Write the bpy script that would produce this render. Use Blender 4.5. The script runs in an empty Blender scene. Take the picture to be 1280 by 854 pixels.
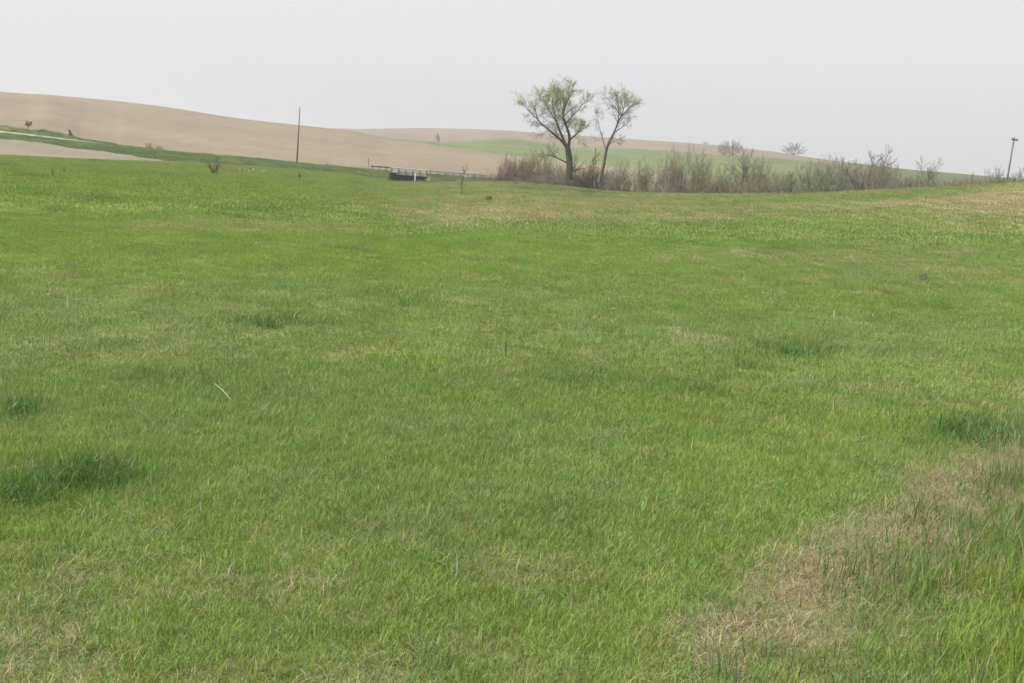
import bpy, math, random
import numpy as np
from mathutils import Vector, Matrix

# ------------------------------------------------------------------ camera, world, sun, exposure
scene = bpy.context.scene
EYE = 1.7
ROLL = math.radians(4.7)
PITCH = math.radians(9.32)
FPX = 1244.0                      # focal length in photo pixels (1280 wide)
CXP, CYP = 640.0, 427.0

fwd = Vector((0, math.cos(PITCH), -math.sin(PITCH)))
r0 = Vector((1, 0, 0)); u0 = r0.cross(fwd)
camR = r0 * math.cos(ROLL) + u0 * math.sin(ROLL)
camU = u0 * math.cos(ROLL) - r0 * math.sin(ROLL)

cam_d = bpy.data.cameras.new("camera")
cam_d.sensor_width = 36.0
cam_d.lens = 36.0 * FPX / 1280.0
cam_d.clip_start = 0.1
cam_d.clip_end = 9000.0
cam = bpy.data.objects.new("camera", cam_d)
scene.collection.objects.link(cam)
M = Matrix.Identity(4)
for i in range(3):
    M[i][0] = camR[i]; M[i][1] = camU[i]; M[i][2] = -fwd[i]
M[2][3] = EYE
cam.matrix_world = M
scene.camera = cam

SUN_EL = math.radians(58)
SUN_AZ = math.radians(-105)       # from +Y, negative = towards -X (the left)
world = bpy.data.worlds.new("World")
scene.world = world
world.use_nodes = True
wn = world.node_tree.nodes; wl = world.node_tree.links
wn.clear()
wo = wn.new("ShaderNodeOutputWorld"); wb = wn.new("ShaderNodeBackground")
sky = wn.new("ShaderNodeTexSky"); sky.sky_type = 'NISHITA'; sky.sun_disc = False
sky.sun_elevation = SUN_EL; sky.sun_rotation = SUN_AZ
sky.dust_density = 6.0; sky.air_density = 1.0; sky.ozone_density = 1.0
hs = wn.new("ShaderNodeHueSaturation"); hs.inputs['Saturation'].default_value = 0.12
hs.inputs['Value'].default_value = 1.0
mx = wn.new("ShaderNodeMix"); mx.data_type = 'RGBA'; mx.inputs[0].default_value = 0.80
mx.inputs[7].default_value = (3.54, 3.65, 3.72, 1)       # thin even overcast veil
wl.new(sky.outputs[0], hs.inputs['Color']); wl.new(hs.outputs[0], mx.inputs[6])
wl.new(mx.outputs[2], wb.inputs[0]); wb.inputs[1].default_value = 0.10
wl.new(wb.outputs[0], wo.inputs[0])

sun_d = bpy.data.lights.new("sun", 'SUN'); sun_d.energy = 4.2
sun_d.angle = math.radians(2.0); sun_d.color = (1.0, 0.95, 0.87)
sun = bpy.data.objects.new("sun", sun_d); scene.collection.objects.link(sun)
sdir = Vector((math.sin(SUN_AZ) * math.cos(SUN_EL), math.cos(SUN_AZ) * math.cos(SUN_EL), math.sin(SUN_EL)))
sun.rotation_euler = (-sdir).to_track_quat('-Z', 'Y').to_euler()
sun.location = (0, 0, 50)

vs = scene.view_settings
vs.view_transform = 'Standard'; vs.look = 'None'; vs.exposure = 1.2; vs.gamma = 1.0
vs.use_curve_mapping = False
scene.cycles.use_denoising = True
scene.cycles.adaptive_threshold = 0.02
scene.cycles.max_bounces = 4
scene.cycles.diffuse_bounces = 2
scene.cycles.glossy_bounces = 2
scene.cycles.transmission_bounces = 2
scene.cycles.volume_bounces = 0
scene.cycles.transparent_max_bounces = 8

rng = np.random.default_rng(7)
random.seed(7)

# ------------------------------------------------------------------ helpers
COL = scene.collection

def tag(o, label=None, cat=None, group=None, kind=None):
    if label: o["label"] = label
    if cat: o["category"] = cat
    if group: o["group"] = group
    if kind: o["kind"] = kind
    return o

def pchip(x, y, xq):
    """monotone cubic through (x,y), clamped at the ends; y may be (K,)"""
    x = np.asarray(x, float); y = np.asarray(y, float)
    o = np.argsort(x); x = x[o]; y = y[o]
    h = np.diff(x); d = np.diff(y) / h
    m = np.zeros_like(y)
    w1 = 2 * h[1:] + h[:-1]; w2 = h[1:] + 2 * h[:-1]
    s = d[:-1] * d[1:] > 0
    den = np.where(s, w1 / np.where(s, d[:-1], 1) + w2 / np.where(s, d[1:], 1), 1)
    m[1:-1] = np.where(s, (w1 + w2) / den, 0)
    m[0] = d[0]; m[-1] = d[-1]
    xq = np.clip(xq, x[0], x[-1])
    i = np.clip(np.searchsorted(x, xq) - 1, 0, len(x) - 2)
    t = (xq - x[i]) / h[i]
    return ((2*t**3 - 3*t**2 + 1) * y[i] + (t**3 - 2*t**2 + t) * h[i] * m[i]
            + (-2*t**3 + 3*t**2) * y[i+1] + (t**3 - t**2) * h[i] * m[i+1])

def pchip_cols(X, Y, xq):
    """X,Y: (P,K) knots per point (X increasing); xq (P,)"""
    h = np.diff(X, axis=1); d = np.diff(Y, axis=1) / h
    m = np.zeros_like(Y)
    w1 = 2*h[:, 1:] + h[:, :-1]; w2 = h[:, 1:] + 2*h[:, :-1]
    a = d[:, :-1]; b = d[:, 1:]; s = a*b > 0
    m[:, 1:-1] = np.where(s, (w1+w2) / np.where(s, w1/np.where(s, a, 1) + w2/np.where(s, b, 1), 1), 0)
    m[:, 0] = d[:, 0]; m[:, -1] = 0
    xq = np.clip(xq, X[:, 0], X[:, -1])
    i = np.clip((X < xq[:, None]).sum(1) - 1, 0, X.shape[1]-2)
    p = np.arange(len(xq))
    hh = h[p, i]; t = (xq - X[p, i]) / hh
    return ((2*t**3-3*t**2+1)*Y[p, i] + (t**3-2*t**2+t)*hh*m[p, i]
            + (-2*t**3+3*t**2)*Y[p, i+1] + (t**3-t**2)*hh*m[p, i+1])

def vnoise(x, y, seed=0):
    xi = np.floor(x).astype(np.int64); yi = np.floor(y).astype(np.int64)
    fx = x - xi; fy = y - yi
    fx = fx*fx*(3-2*fx); fy = fy*fy*(3-2*fy)
    def hsh(a, b):
        n = (a*374761393 + b*668265263 + seed*1442695041) & 0xffffffff
        n = ((n ^ (n >> 13)) * 1274126177) & 0xffffffff
        return ((n ^ (n >> 16)) & 0xffff) / 65535.0
    v00 = hsh(xi, yi); v10 = hsh(xi+1, yi); v01 = hsh(xi, yi+1); v11 = hsh(xi+1, yi+1)
    return (v00*(1-fx)+v10*fx)*(1-fy) + (v01*(1-fx)+v11*fx)*fy

def fbm(x, y, seed=0, oct=4, gain=0.5):
    s = np.zeros_like(np.asarray(x, float)); a = 1; t = 0; f = 1.0
    for k in range(oct):
        s += a*vnoise(x*f + 17.3*k, y*f - 9.1*k, seed+k); t += a; a *= gain; f *= 2.03
    return s/t

def smooth(e0, e1, x):
    t = np.clip((x-e0)/(e1-e0), 0, 1); return t*t*(3-2*t)

def pix_dir(px, py):
    return fwd + camR*((px-CXP)/FPX) - camU*((py-CYP)/FPX)

def pix_at_range(px, py, r):
    d = pix_dir(px, py); k = r/math.hypot(d.x, d.y)
    return Vector((d.x*k, d.y*k, EYE + d.z*k))

def project(P):
    """world points (N,3) -> photo pixel coords"""
    Q = P - np.array([0, 0, EYE])
    cz = Q @ np.array(fwd); cx = Q @ np.array(camR); cy = Q @ np.array(camU)
    cz = np.where(cz < 0.05, 0.05, cz)
    return CXP + FPX*cx/cz, CYP - FPX*cy/cz

# ------------------------------------------------------------------ terrain: border lines (photo pixel, distance) -> azimuth, range, height
def mkline(pts, left, right):
    az, r, z = [], [], []
    for px, py, rr in pts:
        p = pix_at_range(px, py, rr)
        az.append(math.degrees(math.atan2(p.x, p.y))); r.append(rr); z.append(p.z)
    az = [-181, -60] + az + [60, 181]
    r = [left[0]*0.5+right[0]*0.5, left[0]] + r + [right[0], left[0]*0.5+right[0]*0.5]
    z = [left[1]*0.5+right[1]*0.5, left[1]] + z + [right[1], left[1]*0.5+right[1]*0.5]
    return np.array(az), np.array(r, float), np.array(z, float)

def fill(pts):
    """fill missing ranges (None) linearly in px"""
    k = [(p[0], p[2]) for p in pts if p[2] is not None]
    xs = [a for a, _ in k]; rs = [b for _, b in k]
    return [(p[0], p[1], float(np.interp(p[0], xs, rs))) for p in pts]

A_pts = fill([(-200,190,150),(0,195,160),(100,199.5,170),(220,203.5,185),(240,204,187),(302,208,195),(371,213,203),(440,219,210),(488,227.6,214),(545,228.8,214),(575,228,213),(640,228.5,203),(700,233,193),(760,239.5,180),(830,242.5,162),(900,244,147),(960,244,137),(1040,243,128),(1100,241,122),(1200,237,114),(1280,233,107),(1480,220,98)])
B_pts = fill([(-200,158,230),(0,173,240),(94,185,226),(169,195.4,205),(222,202.6,189),(240,203.5,188.5),(302,207.5,196.5),(371,212.5,204.5),(440,218.6,211.5),(490,226.5,218),(560,227.6,218),(640,231,212),(700,238,205),(760,245,192),(830,249,178),(900,252,165),(960,255,157),(1040,260,152),(1100,262,150),(1200,266,146),(1280,270,140),(1480,282,135)])
C_pts = fill([(-200,146,310),(0,166.6,290),(75,175.2,280),(140,182,274),(160,184.2,272),(240,193,265),(302,198,260),(371,204.8,256),(440,211,252),(510,216.6,250),(607,224.6,250),(700,232.4,252),(800,240.6,254),(960,254,258),(1280,280,270),(1480,296,280)])
D_pts = fill([(-200,143,320),(0,163.6,298),(75,172.6,287.5),(140,180.9,280.5),(160,184.0,278),(240,193,271),(302,197.9,266),(371,204.7,262),(440,210.8,258),(510,216.4,256),(607,224.4,256),(700,232.2,258),(800,240.4,260),(960,253.7,264),(1280,279.6,276),(1480,295.6,286)])
E_pts = fill([(-200,136,334),(0,157.5,311),(37,162.6,306),(56,163.4,304),(84,169.2,299),(103,174.0,294),(140,180.2,286),(160,183.0,284),(240,192.2,277),(302,197.2,272),(371,204.2,268),(440,210.3,264),(510,215.8,262),(607,223.8,262),(700,231.6,264),(800,239.8,266),(960,253,270),(1280,279,282),(1480,295,292)])
F_pts = fill([(-200,112,640),(0,117,620),(60,121,None),(120,125.5,None),(200,134.2,None),(300,148.5,None),(400,159.3,None),(440,163.6,None),(480,172.7,520),(534,180.6,None),(565,185,None),(588,188,None),(640,194,460),(720,203,None),(790,210.5,425),(875,220.5,405),(930,228,400),(1000,238,395),(1100,252,390),(1280,272,380),(1480,290,380)])
H_pts = fill([(-200,136,900),(0,136,900),(200,152,None),(400,167,None),(440,170,860),(480,173.2,None),(510,175.2,None),(537,177.5,820),(573,178,None),(596,174.8,None),(640,173,800),(680,178,None),(720,184,None),(760,185.5,None),(800,186.3,780),(860,190.5,None),(900,194,None),(960,196.8,740),(1000,200.8,None),(1050,206.3,680),(1080,208.8,650),(1100,211.5,630),(1150,216.3,600),(1200,219.8,580),(1240,223.3,560),(1280,226.3,540),(1480,241,520)])
I_pts = fill([(-200,130,1150),(0,132,1150),(200,146,None),(300,155,None),(400,160.6,None),(440,161.8,1120),(540,161,None),(600,163,1100),(650,166,None),(720,170.5,None),(760,173,None),(800,176.3,1060),(860,180.3,None),(900,183.3,None),(960,190.5,980),(1010,198.3,None),(1050,203.8,900),(1080,207.3,860),(1100,210,840),(1150,215,760),(1200,218.5,700),(1240,222,660),(1280,225.2,620),(1480,240,600)])

LN = {}
LN['A'] = mkline(A_pts, (140, -1.0), (100, 6.0))
LN['B'] = mkline(B_pts, (200, 0.5), (135, 3.0))
LN['C'] = mkline(C_pts, (320, 6.0), (285, 1.5))
LN['D'] = mkline(D_pts, (330, 6.0), (291, 1.5))
LN['E'] = mkline(E_pts, (344, 7.5), (297, 1.6))
LN['F'] = mkline(F_pts, (640, 36.0), (390, 4.0))
LN['H'] = mkline(H_pts, (900, 32.0), (520, 26.0))
LN['I'] = mkline(I_pts, (1150, 44.0), (620, 30.0))
ORDER = ['A', 'B', 'C', 'D', 'E', 'F', 'H', 'I']

def knots(azd):
    P = len(azd)
    R = np.zeros((P, 13)); Z = np.zeros((P, 13))
    for k, n in enumerate(ORDER):
        az, r, z = LN[n]
        R[:, k+3] = pchip(az, r, azd); Z[:, k+3] = pchip(az, z, azd)
    zA = Z[:, 3]
    R[:, 0] = 0; Z[:, 0] = 0
    lat = np.sin(np.radians(azd))
    R[:, 1] = 7.0;  Z[:, 1] = 0.30*lat - 0.10
    R[:, 2] = 42.0; Z[:, 2] = zA*0.30 - 0.12
    R[:, 11] = np.maximum(R[:, 10]*1.5, 1500); Z[:, 11] = Z[:, 10]*0.45
    R[:, 12] = 2600; Z[:, 12] = 6.0
    # ranges must increase
    for k in range(1, 13):
        R[:, k] = np.maximum(R[:, k], R[:, k-1] + 0.4)
    return R, Z

# the bridge stands where the road crosses the creek
BR = pix_at_range(511, 216.6, 250.0)
BR_AZ = math.atan2(BR.x, BR.y)
BX = np.array([math.cos(BR_AZ), -math.sin(BR_AZ)])     # along the road (to the right)
BY = np.array([math.sin(BR_AZ), math.cos(BR_AZ)])      # away from the meadow

def height(x, y):
    x = np.atleast_1d(np.asarray(x, float)); y = np.atleast_1d(np.asarray(y, float))
    r = np.hypot(x, y); azd = np.degrees(np.arctan2(x, y))
    R, Z = knots(azd)
    z = pchip_cols(R, Z, r)
    # gentle swells and hummocks of the meadow
    inm = smooth(2.5, 9, r)*(1-smooth(0.85, 1.0, r/R[:, 3]))
    z += inm*(0.20*(fbm(x/14, y/14, 3, 2)-0.5) + 0.05*(1-smooth(25, 45, r))*(fbm(x/3.1, y/3.1, 5, 2)-0.5))
    z += (1-smooth(4, 9, r))*0.015*(vnoise(x/0.5, y/0.5, 9)-0.5)
    verge = smooth(0, 3, r-R[:, 3])*(1-smooth(-4, 0, r-R[:, 5]))
    z += verge*0.5*(fbm(x/2.5, y/2.5, 21, 3)-0.5)
    far = smooth(0, 30, r-R[:, 7])
    z += far*(0.9*(fbm(x/70, y/70, 31, 2)-0.5))*(1-smooth(-40, 0, r-R[:, 8])) 
    # creek gully under the bridge
    s = (x-BR.x)*BX[0] + (y-BR.y)*BX[1]; t = (x-BR.x)*BY[0] + (y-BR.y)*BY[1]
    carve = (1-smooth(3.3, 5.2, np.abs(s)))*smooth(-34, -22, t)*(1-smooth(14, 24, t))
    z = np.where(carve > 0, z*(1-carve) + carve*np.minimum(z, BR.z-3.1), z)
    return z

def hgt(x, y): return float(height(x, y)[0])

def ground_hit(px, py, rmax=1300.0):
    d = pix_dir(px, py); h = math.hypot(d.x, d.y); d = d/h
    r = np.concatenate([np.linspace(1.5, 30, 400), np.linspace(30, rmax, 1800)])
    zz = height(d.x*r, d.y*r); ray = EYE + d.z*r
    k = np.nonzero(ray < zz)[0]
    if len(k) == 0: return None
    i = k[0]
    if i == 0: rr = r[0]
    else:
        a = ray[i-1]-zz[i-1]; b = zz[i]-ray[i]; rr = r[i-1] + (r[i]-r[i-1])*a/(a+b)
    return Vector((d.x*rr, d.y*rr, hgt(d.x*rr, d.y*rr)))

def at(px, py, r=None):
    if r is None: return ground_hit(px, py)
    p = pix_at_range(px, py, r); return Vector((p.x, p.y, hgt(p.x, p.y)))

# ------------------------------------------------------------------ colours of the grassland (albedo)
GREEN = np.array([0.134, 0.212, 0.044]); LUSH = np.array([0.066, 0.134, 0.030])
BLUEG = np.array([0.140, 0.216, 0.072]); YELG = np.array([0.156, 0.232, 0.036])
STRAW = np.array([0.300, 0.260, 0.155]); SOIL = np.array([0.095, 0.072, 0.048])

TUFTS = [  # px, py, half width px, half height px, darkness
    (112,592,62,17,1.0),(30,612,55,16,.9),(30,512,24,12,.9),(338,405,18,6,.9),(385,402,30,6,.45),(510,376,12,6,.8),(1000,438,30,9,1),(940,454,22,7,.7),
    (898,470,12,6,.7),(1225,540,55,14,1),(1180,552,30,10,.5),(730,476,32,7,.45),(268,524,20,6,.4),(1183,384,6,4,.9),(430,312,20,4,.5),(980,313,30,5,.4),
    (70,263,9,3,.9),(188,233,7,2.5,.95),(9,208,5,2,.9),(40,221,9,2,.7),(122,202,7,2,.8),(30,240,26,4,.45),(112,250,40,4,.5),(300,262,40,3,.4),(420,738,12,8,.5),(230,470,60,8,.35),(560,690,30,10,.25),(690,640,40,10,.25),(150,430,40,6,.35),(1120,442,50,8,.35),(1250,452,40,8,.4),(860,490,40,7,.25)]

def blob(px, py, cx, cy, sx, sy):
    return np.exp(-((px-cx)/sx)**2 - ((py-cy)/sy)**2)

def fields(x, y):
    """straw share, lush share, bright share, bluish share, bare share of the sward at world x,y"""
    z = height(x, y)
    px, py = project(np.stack([x, y, z], 1))
    fr = y > 0.5
    r = np.hypot(x, y)
    n1 = fbm(x/2.2, y/2.2, 41, 4); n2 = fbm(x/9, y/9, 43, 4); n3 = fbm(x/0.6, y/0.6, 47, 3); n4 = fbm(x/30, y/30, 49, 3)
    straw = 0.03 + 0.08*smooth(0.55, 0.8, n1)
    # thatch of the bottom left
    straw += 0.22*smooth(600, 740, py)*(1-smooth(720, 860, px))*smooth(0.36, 0.62, fbm(x/0.45, y/0.45, 51, 3))*(1-0.5*smooth(560, 760, px))
    # the dry trodden strip of the bottom right
    ln = 835 - (px-840)*0.60
    dist = (py-ln)*0.86
    wid = 31 + 0.09*np.clip(py-560, 0, 300)
    strip = np.exp(-(dist/wid)**2)*smooth(790, 940, px)
    straw += 0.95*strip*smooth(0.08, 0.42, fbm(x/0.5, y/0.5, 53, 3)) + 0.30*np.exp(-((dist-70)/70)**2)*smooth(860, 1000, px)
    # dry grass along the far side of the meadow, more to the right
    far = smooth(340, 640, px)*(1-smooth(255, 305, py - 0.01*(px-640)))
    farR = smooth(1000, 1280, px)*(1-smooth(250, 300, py))
    straw += (0.48*far+0.40*farR)*smooth(0.34, 0.60, fbm(x/11, y/7, 57, 4)) + 0.10*far
    straw += 0.25*blob(px, py, 640, 262, 190, 12) + 0.30*blob(px, py, 350, 282, 220, 8)*smooth(.4, .6, n2)
    straw += 0.30*blob(px, py, 1180, 330, 160, 30)*smooth(.4, .65, n2) + 0.22*blob(px, py, 940, 322, 160, 10)
    straw *= np.where(fr, 1-0.8*(1-smooth(250, 480, px))*(1-smooth(240, 262, py)), 1)
    lush = 0.18*smooth(0.52, 0.75, fbm(x/1.3, y/1.3, 61, 4)) + 0.20*smooth(.55, .8, n2)
    dk = np.zeros_like(x)
    for cx, cy, sx, sy, a in TUFTS:
        dk = np.maximum(dk, 1.2*a*blob(px, py, cx, cy, sx, sy))
    dk = np.where(fr, dk, 0)
    lush += dk
    stripl = (1-smooth(0, 9, np.abs(py-(231.5+(px-640)*0.105))))*smooth(600, 640, px)*(1-smooth(735, 790, px))
    lush += 1.2*stripl
    lush += 0.30*smooth(560, 660, py)*smooth(1000, 1100, px)*(0.5+strip)
    bright = 0.55*blob(px, py, 200, 315, 330, 26) + 0.55*blob(px, py, 560, 327, 170, 16) + 0.5*blob(px, py, 200, 225, 380, 28) + 0.3*smooth(.5, .75, n4)
    bright += 0.8*blob(px, py, 1290, 800, 110, 110) + 0.45*blob(px, py, 960, 590, 170, 70) + .3*blob(px, py, 760, 770, 160, 60)
    blue = 0.75*smooth(0.46, 0.70, fbm(x/3.3, y/2.0, 67, 4))*(1-smooth(600, 720, py))*smooth(330, 380, py)
    blue += 0.6*strip
    bare = 0.6*smooth(640, 760, py)*(1-smooth(700, 830, px))*smooth(.50, .66, fbm(x/0.3, y/0.3, 71, 3)) + 0.55*strip*smooth(.52, .64, fbm(x/0.4, y/0.4, 73, 2))
    off = ~fr
    straw = np.where(off, 0.2, straw); bright = np.where(off, .1, bright); blue = np.where(off, .2, blue); bare = np.where(off, .1, bare)
    c = lambda v: np.clip(v, 0, 1)
    return c(straw), c(lush), c(bright), c(blue), c(bare), dk, px, py

def mixc(a, b, t): return a*(1-t)[:, None] + b*t[:, None]

def sward(x, y, f):
    straw, lush, bright, blue, bare = f[:5]
    c = np.tile(GREEN, (len(x), 1))
    c = mixc(c, BLUEG, blue*0.85); c = mixc(c, YELG, bright*0.85); c = mixc(c, LUSH, np.clip(lush, 0, 1)*0.85)
    return c

# ------------------------------------------------------------------ materials
def mat(name):
    m = bpy.data.materials.new(name); m.use_nodes = True
    nt = m.node_tree; b = nt.nodes["Principled BSDF"]
    return m, nt, nt.nodes, nt.links, b

def simple(name, col, rough=0.8, noise=0.25, scale=8.0, metallic=0.0, bump=0.0):
    m, nt, N, L, b = mat(name)
    tc = N.new("ShaderNodeNewGeometry"); nz = N.new("ShaderNodeTexNoise")
    nz.inputs['Scale'].default_value = scale; nz.inputs['Detail'].default_value = 5
    L.new(tc.outputs['Position'], nz.inputs['Vector'])
    cr = N.new("ShaderNodeMix"); cr.data_type = 'RGBA'
    cr.inputs[6].default_value = (*[c*(1-noise) for c in col], 1); cr.inputs[7].default_value = (*[min(1, c*(1+noise)) for c in col], 1)
    L.new(nz.outputs[0], cr.inputs[0]); L.new(cr.outputs[2], b.inputs['Base Color'])
    b.inputs['Roughness'].default_value = rough; b.inputs['Metallic'].default_value = metallic
    b.inputs['Specular IOR Level'].default_value = 0.25
    if bump:
        bp = N.new("ShaderNodeBump"); bp.inputs['Strength'].default_value = bump
        L.new(nz.outputs[0], bp.inputs['Height']); L.new(bp.outputs[0], b.inputs['Normal'])
    return m

def ground_material(name, sc=(1, 1, 1), amp=0.5, bump=0.5, sc2=(0.15, 0.15, .15), dist=0.1):
    """vertex colour x two scales of noise"""
    m, nt, N, L, b = mat(name)
    at_ = N.new("ShaderNodeAttribute"); at_.attribute_name = "Col"
    g = N.new("ShaderNodeNewGeometry")
    def nz(s, det):
        mp = N.new("ShaderNodeMapping"); mp.inputs['Scale'].default_value = s
        L.new(g.outputs['Position'], mp.inputs['Vector'])
        n = N.new("ShaderNodeTexNoise"); n.inputs['Scale'].default_value = 1.0; n.inputs['Detail'].default_value = det
        n.inputs['Roughness'].default_value = 0.65
        L.new(mp.outputs[0], n.inputs['Vector']); return n
    n1 = nz(sc, 6); n2 = nz(sc2, 4)
    def rng_(n, lo, hi):
        r = N.new("ShaderNodeMapRange"); r.inputs['From Min'].default_value = 0.3; r.inputs['From Max'].default_value = 0.7
        r.inputs['To Min'].default_value = lo; r.inputs['To Max'].default_value = hi
        L.new(n.outputs[0], r.inputs['Value']); return r
    a = rng_(n1, 1-amp, 1+amp); c = rng_(n2, 1-amp*0.5, 1+amp*0.5)
    mu = N.new("ShaderNodeMath"); mu.operation = 'MULTIPLY'
    L.new(a.outputs[0], mu.inputs[0]); L.new(c.outputs[0], mu.inputs[1])
    vm = N.new("ShaderNodeVectorMath"); vm.operation = 'SCALE'
    L.new(at_.outputs['Color'], vm.inputs[0]); L.new(mu.outputs[0], vm.inputs['Scale'])
    L.new(vm.outputs[0], b.inputs['Base Color'])
    b.inputs['Roughness'].default_value = 0.95; b.inputs['Specular IOR Level'].default_value = 0.1
    bp = N.new("ShaderNodeBump"); bp.inputs['Strength'].default_value = bump; bp.inputs['Distance'].default_value = dist
    L.new(n1.outputs[0], bp.inputs['Height']); L.new(bp.outputs[0], b.inputs['Normal'])
    return m

def blade_material(name, instanced=True, trans=0.35):
    m, nt, N, L, b = mat(name)
    a1 = N.new("ShaderNodeAttribute"); a1.attribute_name = "icol"
    a1.attribute_type = 'INSTANCER' if instanced else 'GEOMETRY'
    a2 = N.new("ShaderNodeAttribute"); a2.attribute_name = "bcol"
    mu = N.new("ShaderNodeVectorMath"); mu.operation = 'MULTIPLY'
    L.new(a1.outputs['Color'], mu.inputs[0]); L.new(a2.outputs['Color'], mu.inputs[1])
    src = mu.outputs[0] if instanced else a2.outputs['Color']
    L.new(src, b.inputs['Base Color'])
    b.inputs['Roughness'].default_value = 0.5; b.inputs['Specular IOR Level'].default_value = 0.35
    tr = N.new("ShaderNodeBsdfTranslucent")
    sc_ = N.new("ShaderNodeVectorMath"); sc_.operation = 'MULTIPLY'; sc_.inputs[1].default_value = (1.15, 1.25, 0.7)
    L.new(src, sc_.inputs[0]); L.new(sc_.outputs[0], tr.inputs[0])
    ms = N.new("ShaderNodeMixShader"); ms.inputs[0].default_value = trans
    L.new(b.outputs[0], ms.inputs[1]); L.new(tr.outputs[0], ms.inputs[2])
    L.new(ms.outputs[0], nt.nodes["Material Output"].inputs[0])
    return m

M_meadow = ground_material("meadow_turf", (9, 9, 9), 0.45, 0.9, (1.3, 1.3, 1.3), 0.05)
M_stub = ground_material("stubble", (0.25, 1.6, 1), 0.14, 0.3, (0.04, 0.25, .1))
M_verge = ground_material("verge_turf", (1.2, 1.2, 1.2), 0.45, 0.8, (.2, .2, .2), 0.4)
M_gravel = ground_material("gravel", (6, 6, 6), 0.12, 0.4, (.5, .5, .5))
M_field = ground_material("tilled_field", (0.30, 0.10, 0.1), 0.15, 0.25, (0.012, 0.03, .02), 0.3)
M_crop = ground_material("young_crop", (0.08, 0.03, 0.03), 0.18, 0.2, (0.010, 0.02, .02), 0.3)
M_ridge = ground_material("far_tilled", (0.06, 0.02, 0.02), 0.12, 0.2, (0.006, 0.01, .01), 0.3)
M_grass = blade_material("grass_blades")
M_tuft = blade_material("tuft_blades", instanced=False)

# ------------------------------------------------------------------ terrain meshes (one sheet, cut along its borders)
az_cols = np.unique(np.concatenate([np.arange(-37, 37.001, 0.1), np.arange(-180, -37, 4.0), np.arange(37, 180.01, 4.0)]))
KR, KZ = knots(az_cols)
nC = len(az_cols)
sn = np.sin(np.radians(az_cols)); cs = np.cos(np.radians(az_cols))

def sheet(name, ra, rb, rows, color_fn, material, colmask=None, geo=False):
    """strip of the heightfield between ranges ra(az) and rb(az)"""
    t = np.linspace(0, 1, rows)
    if geo: R = ra[None, :]*(rb/ra)[None, :]**t[:, None]
    else:   R = ra[None, :] + (rb-ra)[None, :]*t[:, None]
    X = R*sn; Y = R*cs
    Z = height(X.ravel(), Y.ravel())
    V = np.stack([X.ravel(), Y.ravel(), Z], 1)
    i = np.arange(rows-1)[:, None]*nC; j = np.arange(nC-1)[None, :]
    F = np.stack([i+j, i+j+1, i+nC+j+1, i+nC+j], -1)
    if colmask is not None: F = F[:, colmask[:-1] & colmask[1:], :]
    F = F.reshape(-1, 4)
    used = np.unique(F); remap = np.full(len(V), -1); remap[used] = np.arange(len(used))
    V = V[used]; F = remap[F]
    me = bpy.data.meshes.new(name)
    me.vertices.add(len(V)); me.vertices.foreach_set("co", V.ravel())
    me.loops.add(F.size); me.loops.foreach_set("vertex_index", F[:, ::-1].ravel())
    me.polygons.add(len(F)); me.polygons.foreach_set("loop_start", np.arange(0, F.size, 4))
    me.update(calc_edges=True)
    me.polygons.foreach_set("use_smooth", np.ones(len(F), bool))
    C = color_fn(V[:, 0], V[:, 1])
    ca = me.color_attributes.new("Col", 'FLOAT_COLOR', 'POINT')
    ca.data.foreach_set("color", np.concatenate([C, np.ones((len(C), 1))], 1).ravel())
    me.materials.append(material); me.validate()
    o = bpy.data.objects.new(name, me); COL.objects.link(o)
    tag(o, kind="structure")
    return o

def meadow_col(x, y):
    f = fields(x, y); straw, lush, bright, blue, bare = f[:5]
    r = np.hypot(x, y)
    c = sward(x, y, f)*0.74  # darkened evenly, standing in for the self-shadow of the blades
    c = mixc(c, STRAW*0.8, np.clip(straw*0.9, 0, 1))
    under = (STRAW*0.16 + SOIL*0.45 + GREEN*0.20)  # thatch and soil mix, darkened for the shade under the grass
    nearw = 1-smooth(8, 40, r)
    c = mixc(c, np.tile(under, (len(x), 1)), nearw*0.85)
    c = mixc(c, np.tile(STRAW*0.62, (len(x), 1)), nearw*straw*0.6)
    c = mixc(c, np.tile(SOIL, (len(x), 1)), bare*0.8)
    return c
def noisy(base, s, amp, seed):
    base = np.array(base)
    def fn(x, y):
        n = fbm(x/s, y/(s*0.5), seed, 4)-0.5
        return base[None, :]*(1+amp*n)[:, None]
    return fn
def verge_col(x, y):
    n = fbm(x/6, y/6, 81, 4)
    c = np.tile(np.array([0.074, 0.122, 0.046]), (len(x), 1))
    c = mixc(c, np.array([0.14, 0.165, 0.06]), smooth(.45, .68, n)*0.75)
    c = c*(1+.5*(fbm(x/3, y/9, 82, 3)-.5))[:, None]
    px, py = project(np.stack([x, y, height(x, y)], 1))
    return mixc(c, np.array([0.11, 0.10, 0.065]), smooth(600, 660, px)*0.6)
def field_col(x, y):
    b = np.tile(np.array([0.130, 0.110, 0.079]), (len(x), 1))
    n = fbm(x/120, y/40, 91, 4); n2 = fbm(x/25, y/25, 93, 3)
    b = b*(1+0.22*(n-0.5)+0.14*(n2-.5))[:, None]
    return mixc(b, np.array([0.100, 0.090, 0.062]), smooth(.55, .75, fbm(x/50, y/90, 95, 3))*0.5)
def crop_col(x, y):
    n = fbm(x/60, y/30, 97, 4)
    px, py = project(np.stack([x, y, height(x, y)], 1))
    c = np.tile(np.array([0.082, 0.104, 0.042]), (len(x), 1))
    c = mixc(c, np.array([0.066, 0.088, 0.038]), smooth(.35, .65, n))
    return mixc(c, np.array([0.052, 0.066, 0.032]), smooth(940, 1120, px)*0.8)

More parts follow.
